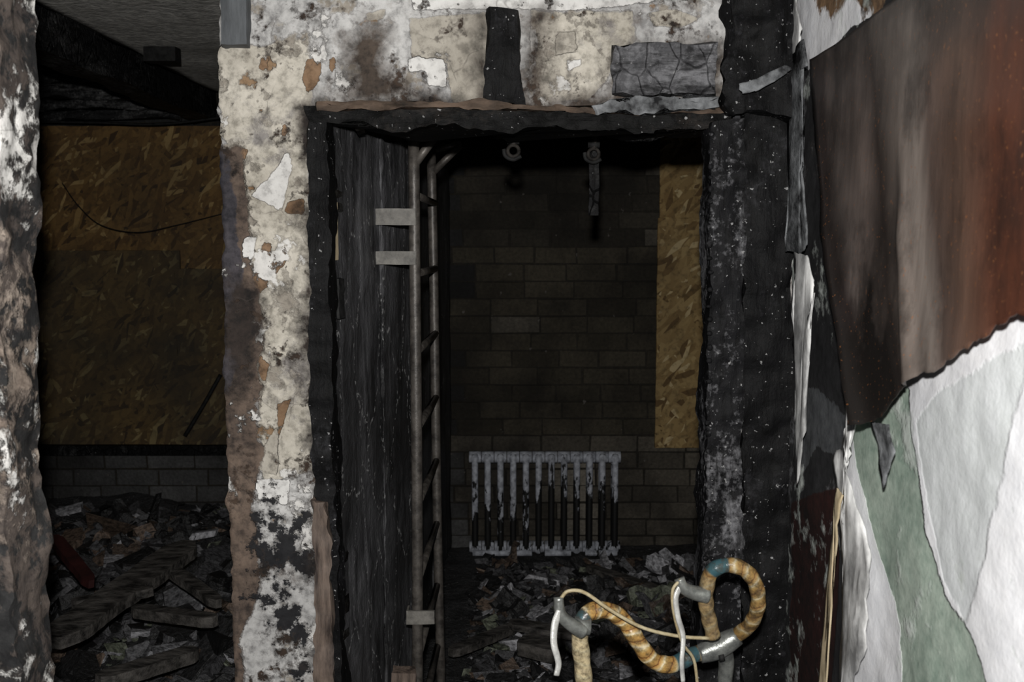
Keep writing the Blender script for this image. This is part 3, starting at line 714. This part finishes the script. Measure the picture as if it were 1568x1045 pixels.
plank('red_board',gp(84,825,.50),gp(140,895,.42),.045,.03,M['maroon'])

# ------------------------------------------------------------ bicycle
bk=empty('bicycle')
Db=1.86
def B(u,v,d=0): return onY(u,v,Db+d)
def blu(*rg): return lambda e: max([1.0 if a_<=e<=b_ else 0.0 for a_,b_ in rg])
tube('handlebar_left',[B(1092,997,.02),B(1062,1003,.01),B(1030,1018,-.01),B(1000,1012,-.02),B(978,985,-.03),B(960,957,-.03),B(935,937,-.04),B(908,936,-.05),B(892,950,-.06),B(888,980,-.06),B(891,1010,-.055),B(896,1060,-.05),B(900,1100,-.04)],.0158,M['tape'],bk,seg=16,
   rf=lambda e:1+.05*math.sin(e*70),extra={'pale':lambda e:1.0 if e>.62 else 0.0,'blue':blu((.06,.16),(.60,.64)),'dim':lambda e:0.0})
tube('handlebar_right',[B(1108,985,.02),B(1130,972,.01),B(1150,955,-.01),B(1161,925,-.03),B(1156,893,-.045),B(1138,872,-.055),B(1112,866,-.06),B(1090,876,-.06),B(1082,900,-.055),B(1081,925,-.05),B(1086,950,-.045),B(1092,975,-.04)],.0138,M['tape'],bk,seg=16,
   rf=lambda e:1+.05*math.sin(e*70),extra={'pale':lambda e:.6 if e>.7 else .1,'blue':blu((.60,.68)),'dim':lambda e:1.0 if (e<.25 or e>.68) else .55})
tube('clamp',[B(1070,1003,.012),B(1098,992,.018),B(1130,974,.012)],.017,M['alu'],bk,seg=14,rf=lambda e:1.0+.3*math.sin(e*math.pi))
tube('stem',[B(1102,985,.02),B(1112,1010,.04),B(1110,1045,.05),B(1110,1090,.06)],.013,M['alu'],bk,seg=14,rf=lambda e:1.25-.25*e)
tube('stem_bolt',[B(1104,1003,-.002),B(1106,1012,-.004)],.006,M['black'],bk,seg=6,smooth=0)
tube('hood_left',[B(893,968,-.075),B(872,955,-.085),B(858,940,-.09),B(855,915,-.09)],.011,M['alu'],bk,seg=12,rf=lambda e:1.3-.5*e)
tube('lever_left',[B(858,935,-.095),B(850,955,-.10),B(848,985,-.11),B(855,1015,-.115),B(852,1035,-.12)],.0072,M['lever'],bk,seg=10,rf=lambda e:1.1-.3*e,flat=.6)
tube('hood_right',[B(1083,912,-.06),B(1062,908,-.065),B(1046,900,-.07),B(1040,886,-.07)],.012,M['alu'],bk,seg=12,rf=lambda e:1.3-.5*e)
tube('lever_right',[B(1044,895,-.072),B(1035,915,-.08),B(1038,945,-.085),B(1046,975,-.09),B(1044,1015,-.10),B(1046,1045,-.10)],.006,M['lever'],bk,seg=10,rf=lambda e:1.1-.3*e,flat=.6)
tube('band_left',[B(879,958,-.068),B(903,960,-.066)],.0165,M['alu'],bk,seg=12,smooth=0)
tube('brake_cable_a',[B(858,918,-.09),B(870,906,-.09),B(895,908,-.085),B(935,935,-.08),B(985,962,-.07),B(1040,975,-.06),B(1086,978,-.05)],.0034,M['cable'],bk,seg=8)
tube('brake_cable_b',[B(1042,888,-.075),B(1030,905,-.08),B(1032,940,-.08),B(1045,985,-.07),B(1062,1010,-.05),B(1068,1050,-.04),B(1075,1120,0)],.003,M['cable'],bk,seg=8)
s0=B(1110,1080,.06); fx_,fy_=s0.x,s0.y
hd=Vector((fx_,fy_,s0.z))
tube('head_tube',[hd,Vector((fx_,fy_,s0.z-.16))],.019,M['bframe'],bk,smooth=0)
def wheel(c_,d,n_):
    ring=[c_+d*math.cos(t)*.325+Vector((0,0,1))*math.sin(t)*.325 for t in np.linspace(0,2*math.pi,49)]
    tube('tyre_'+n_,ring,.014,M['rubber'],bk,seg=10,smooth=0)
    ring=[c_+d*math.cos(t)*.308+Vector((0,0,1))*math.sin(t)*.308 for t in np.linspace(0,2*math.pi,49)]
    tube('rim_'+n_,ring,.009,M['alu'],bk,seg=8,smooth=0)
    sd=d.cross(Vector((0,0,1)))
    tube('hub_'+n_,[c_-sd*.04,c_+sd*.04],.018,M['alu'],bk,seg=10,smooth=0)
    for k in range(18):
        t=2*math.pi*k/18; tube('spoke_'+n_,[c_+sd*(.03 if k%2 else -.03),c_+d*math.cos(t)*.305+Vector((0,0,1))*math.sin(t)*.305],.0013,M['alu'],bk,seg=4,smooth=0)
fc=Vector((fx_+.01,fy_,.345)); back=Vector((-.25,-.97,0)).normalized()
wheel(fc,back,'front')
sd=back.cross(Vector((0,0,1))); crown=Vector((fx_,fy_,s0.z-.17)); crown.z=min(crown.z,.70)
crown.z=max(crown.z,fc.z+.35)
tube('steerer',[hd,crown],.015,M['bframe'],bk,smooth=0)
for q in (-1,1): tube('fork_blade',[crown,crown+sd*.045*q+Vector((0,0,-.03)),fc+sd*.048*q],.010,M['bframe'],bk,smooth=3)
bb=fc+back*.60+Vector((0,0,-.06)); rc_=fc+back*1.0; seat=bb+back*.16; seat.z=.72
tube('down_tube',[crown,bb],.016,M['bframe'],bk,smooth=0)
tube('seat_tube',[bb,seat],.015,M['bframe'],bk,smooth=0)
tube('top_tube',[hd+Vector((0,0,-.06)),seat+Vector((0,0,-.04))],.014,M['bframe'],bk,smooth=0)
for q in (-1,1):
    tube('chain_stay',[bb+sd*.02*q,rc_+sd*.05*q],.008,M['bframe'],bk,smooth=0); tube('seat_stay',[seat+sd*.015*q,rc_+sd*.05*q],.007,M['bframe'],bk,smooth=0)
wheel(rc_,back,'rear')

# ------------------------------------------------------------ light, camera, world
ld=bpy.data.lights.new('camera_flash','POINT'); ld.energy=195; ld.shadow_soft_size=.02; ld.color=(1,.98,.95)
lo=bpy.data.objects.new('camera_flash',ld); lo.location=(-.01,-.02,H+.125); C.objects.link(lo)
w=bpy.data.worlds.new('world'); bpy.context.scene.world=w; w.use_nodes=True
w.node_tree.nodes['Background'].inputs[0].default_value=(.6,.75,1,1); w.node_tree.nodes['Background'].inputs[1].default_value=.03
cd=bpy.data.cameras.new('camera'); cd.lens=36; cd.sensor_width=36; cd.clip_start=.02
cd.dof.use_dof=True; cd.dof.focus_distance=2.5; cd.dof.aperture_fstop=7.1
co=bpy.data.objects.new('camera',cd); co.location=(0,0,H); co.rotation_euler=(math.radians(90)-TH,0,0); C.objects.link(co)
bpy.context.scene.camera=co
bpy.context.scene.view_settings.view_transform='Standard'
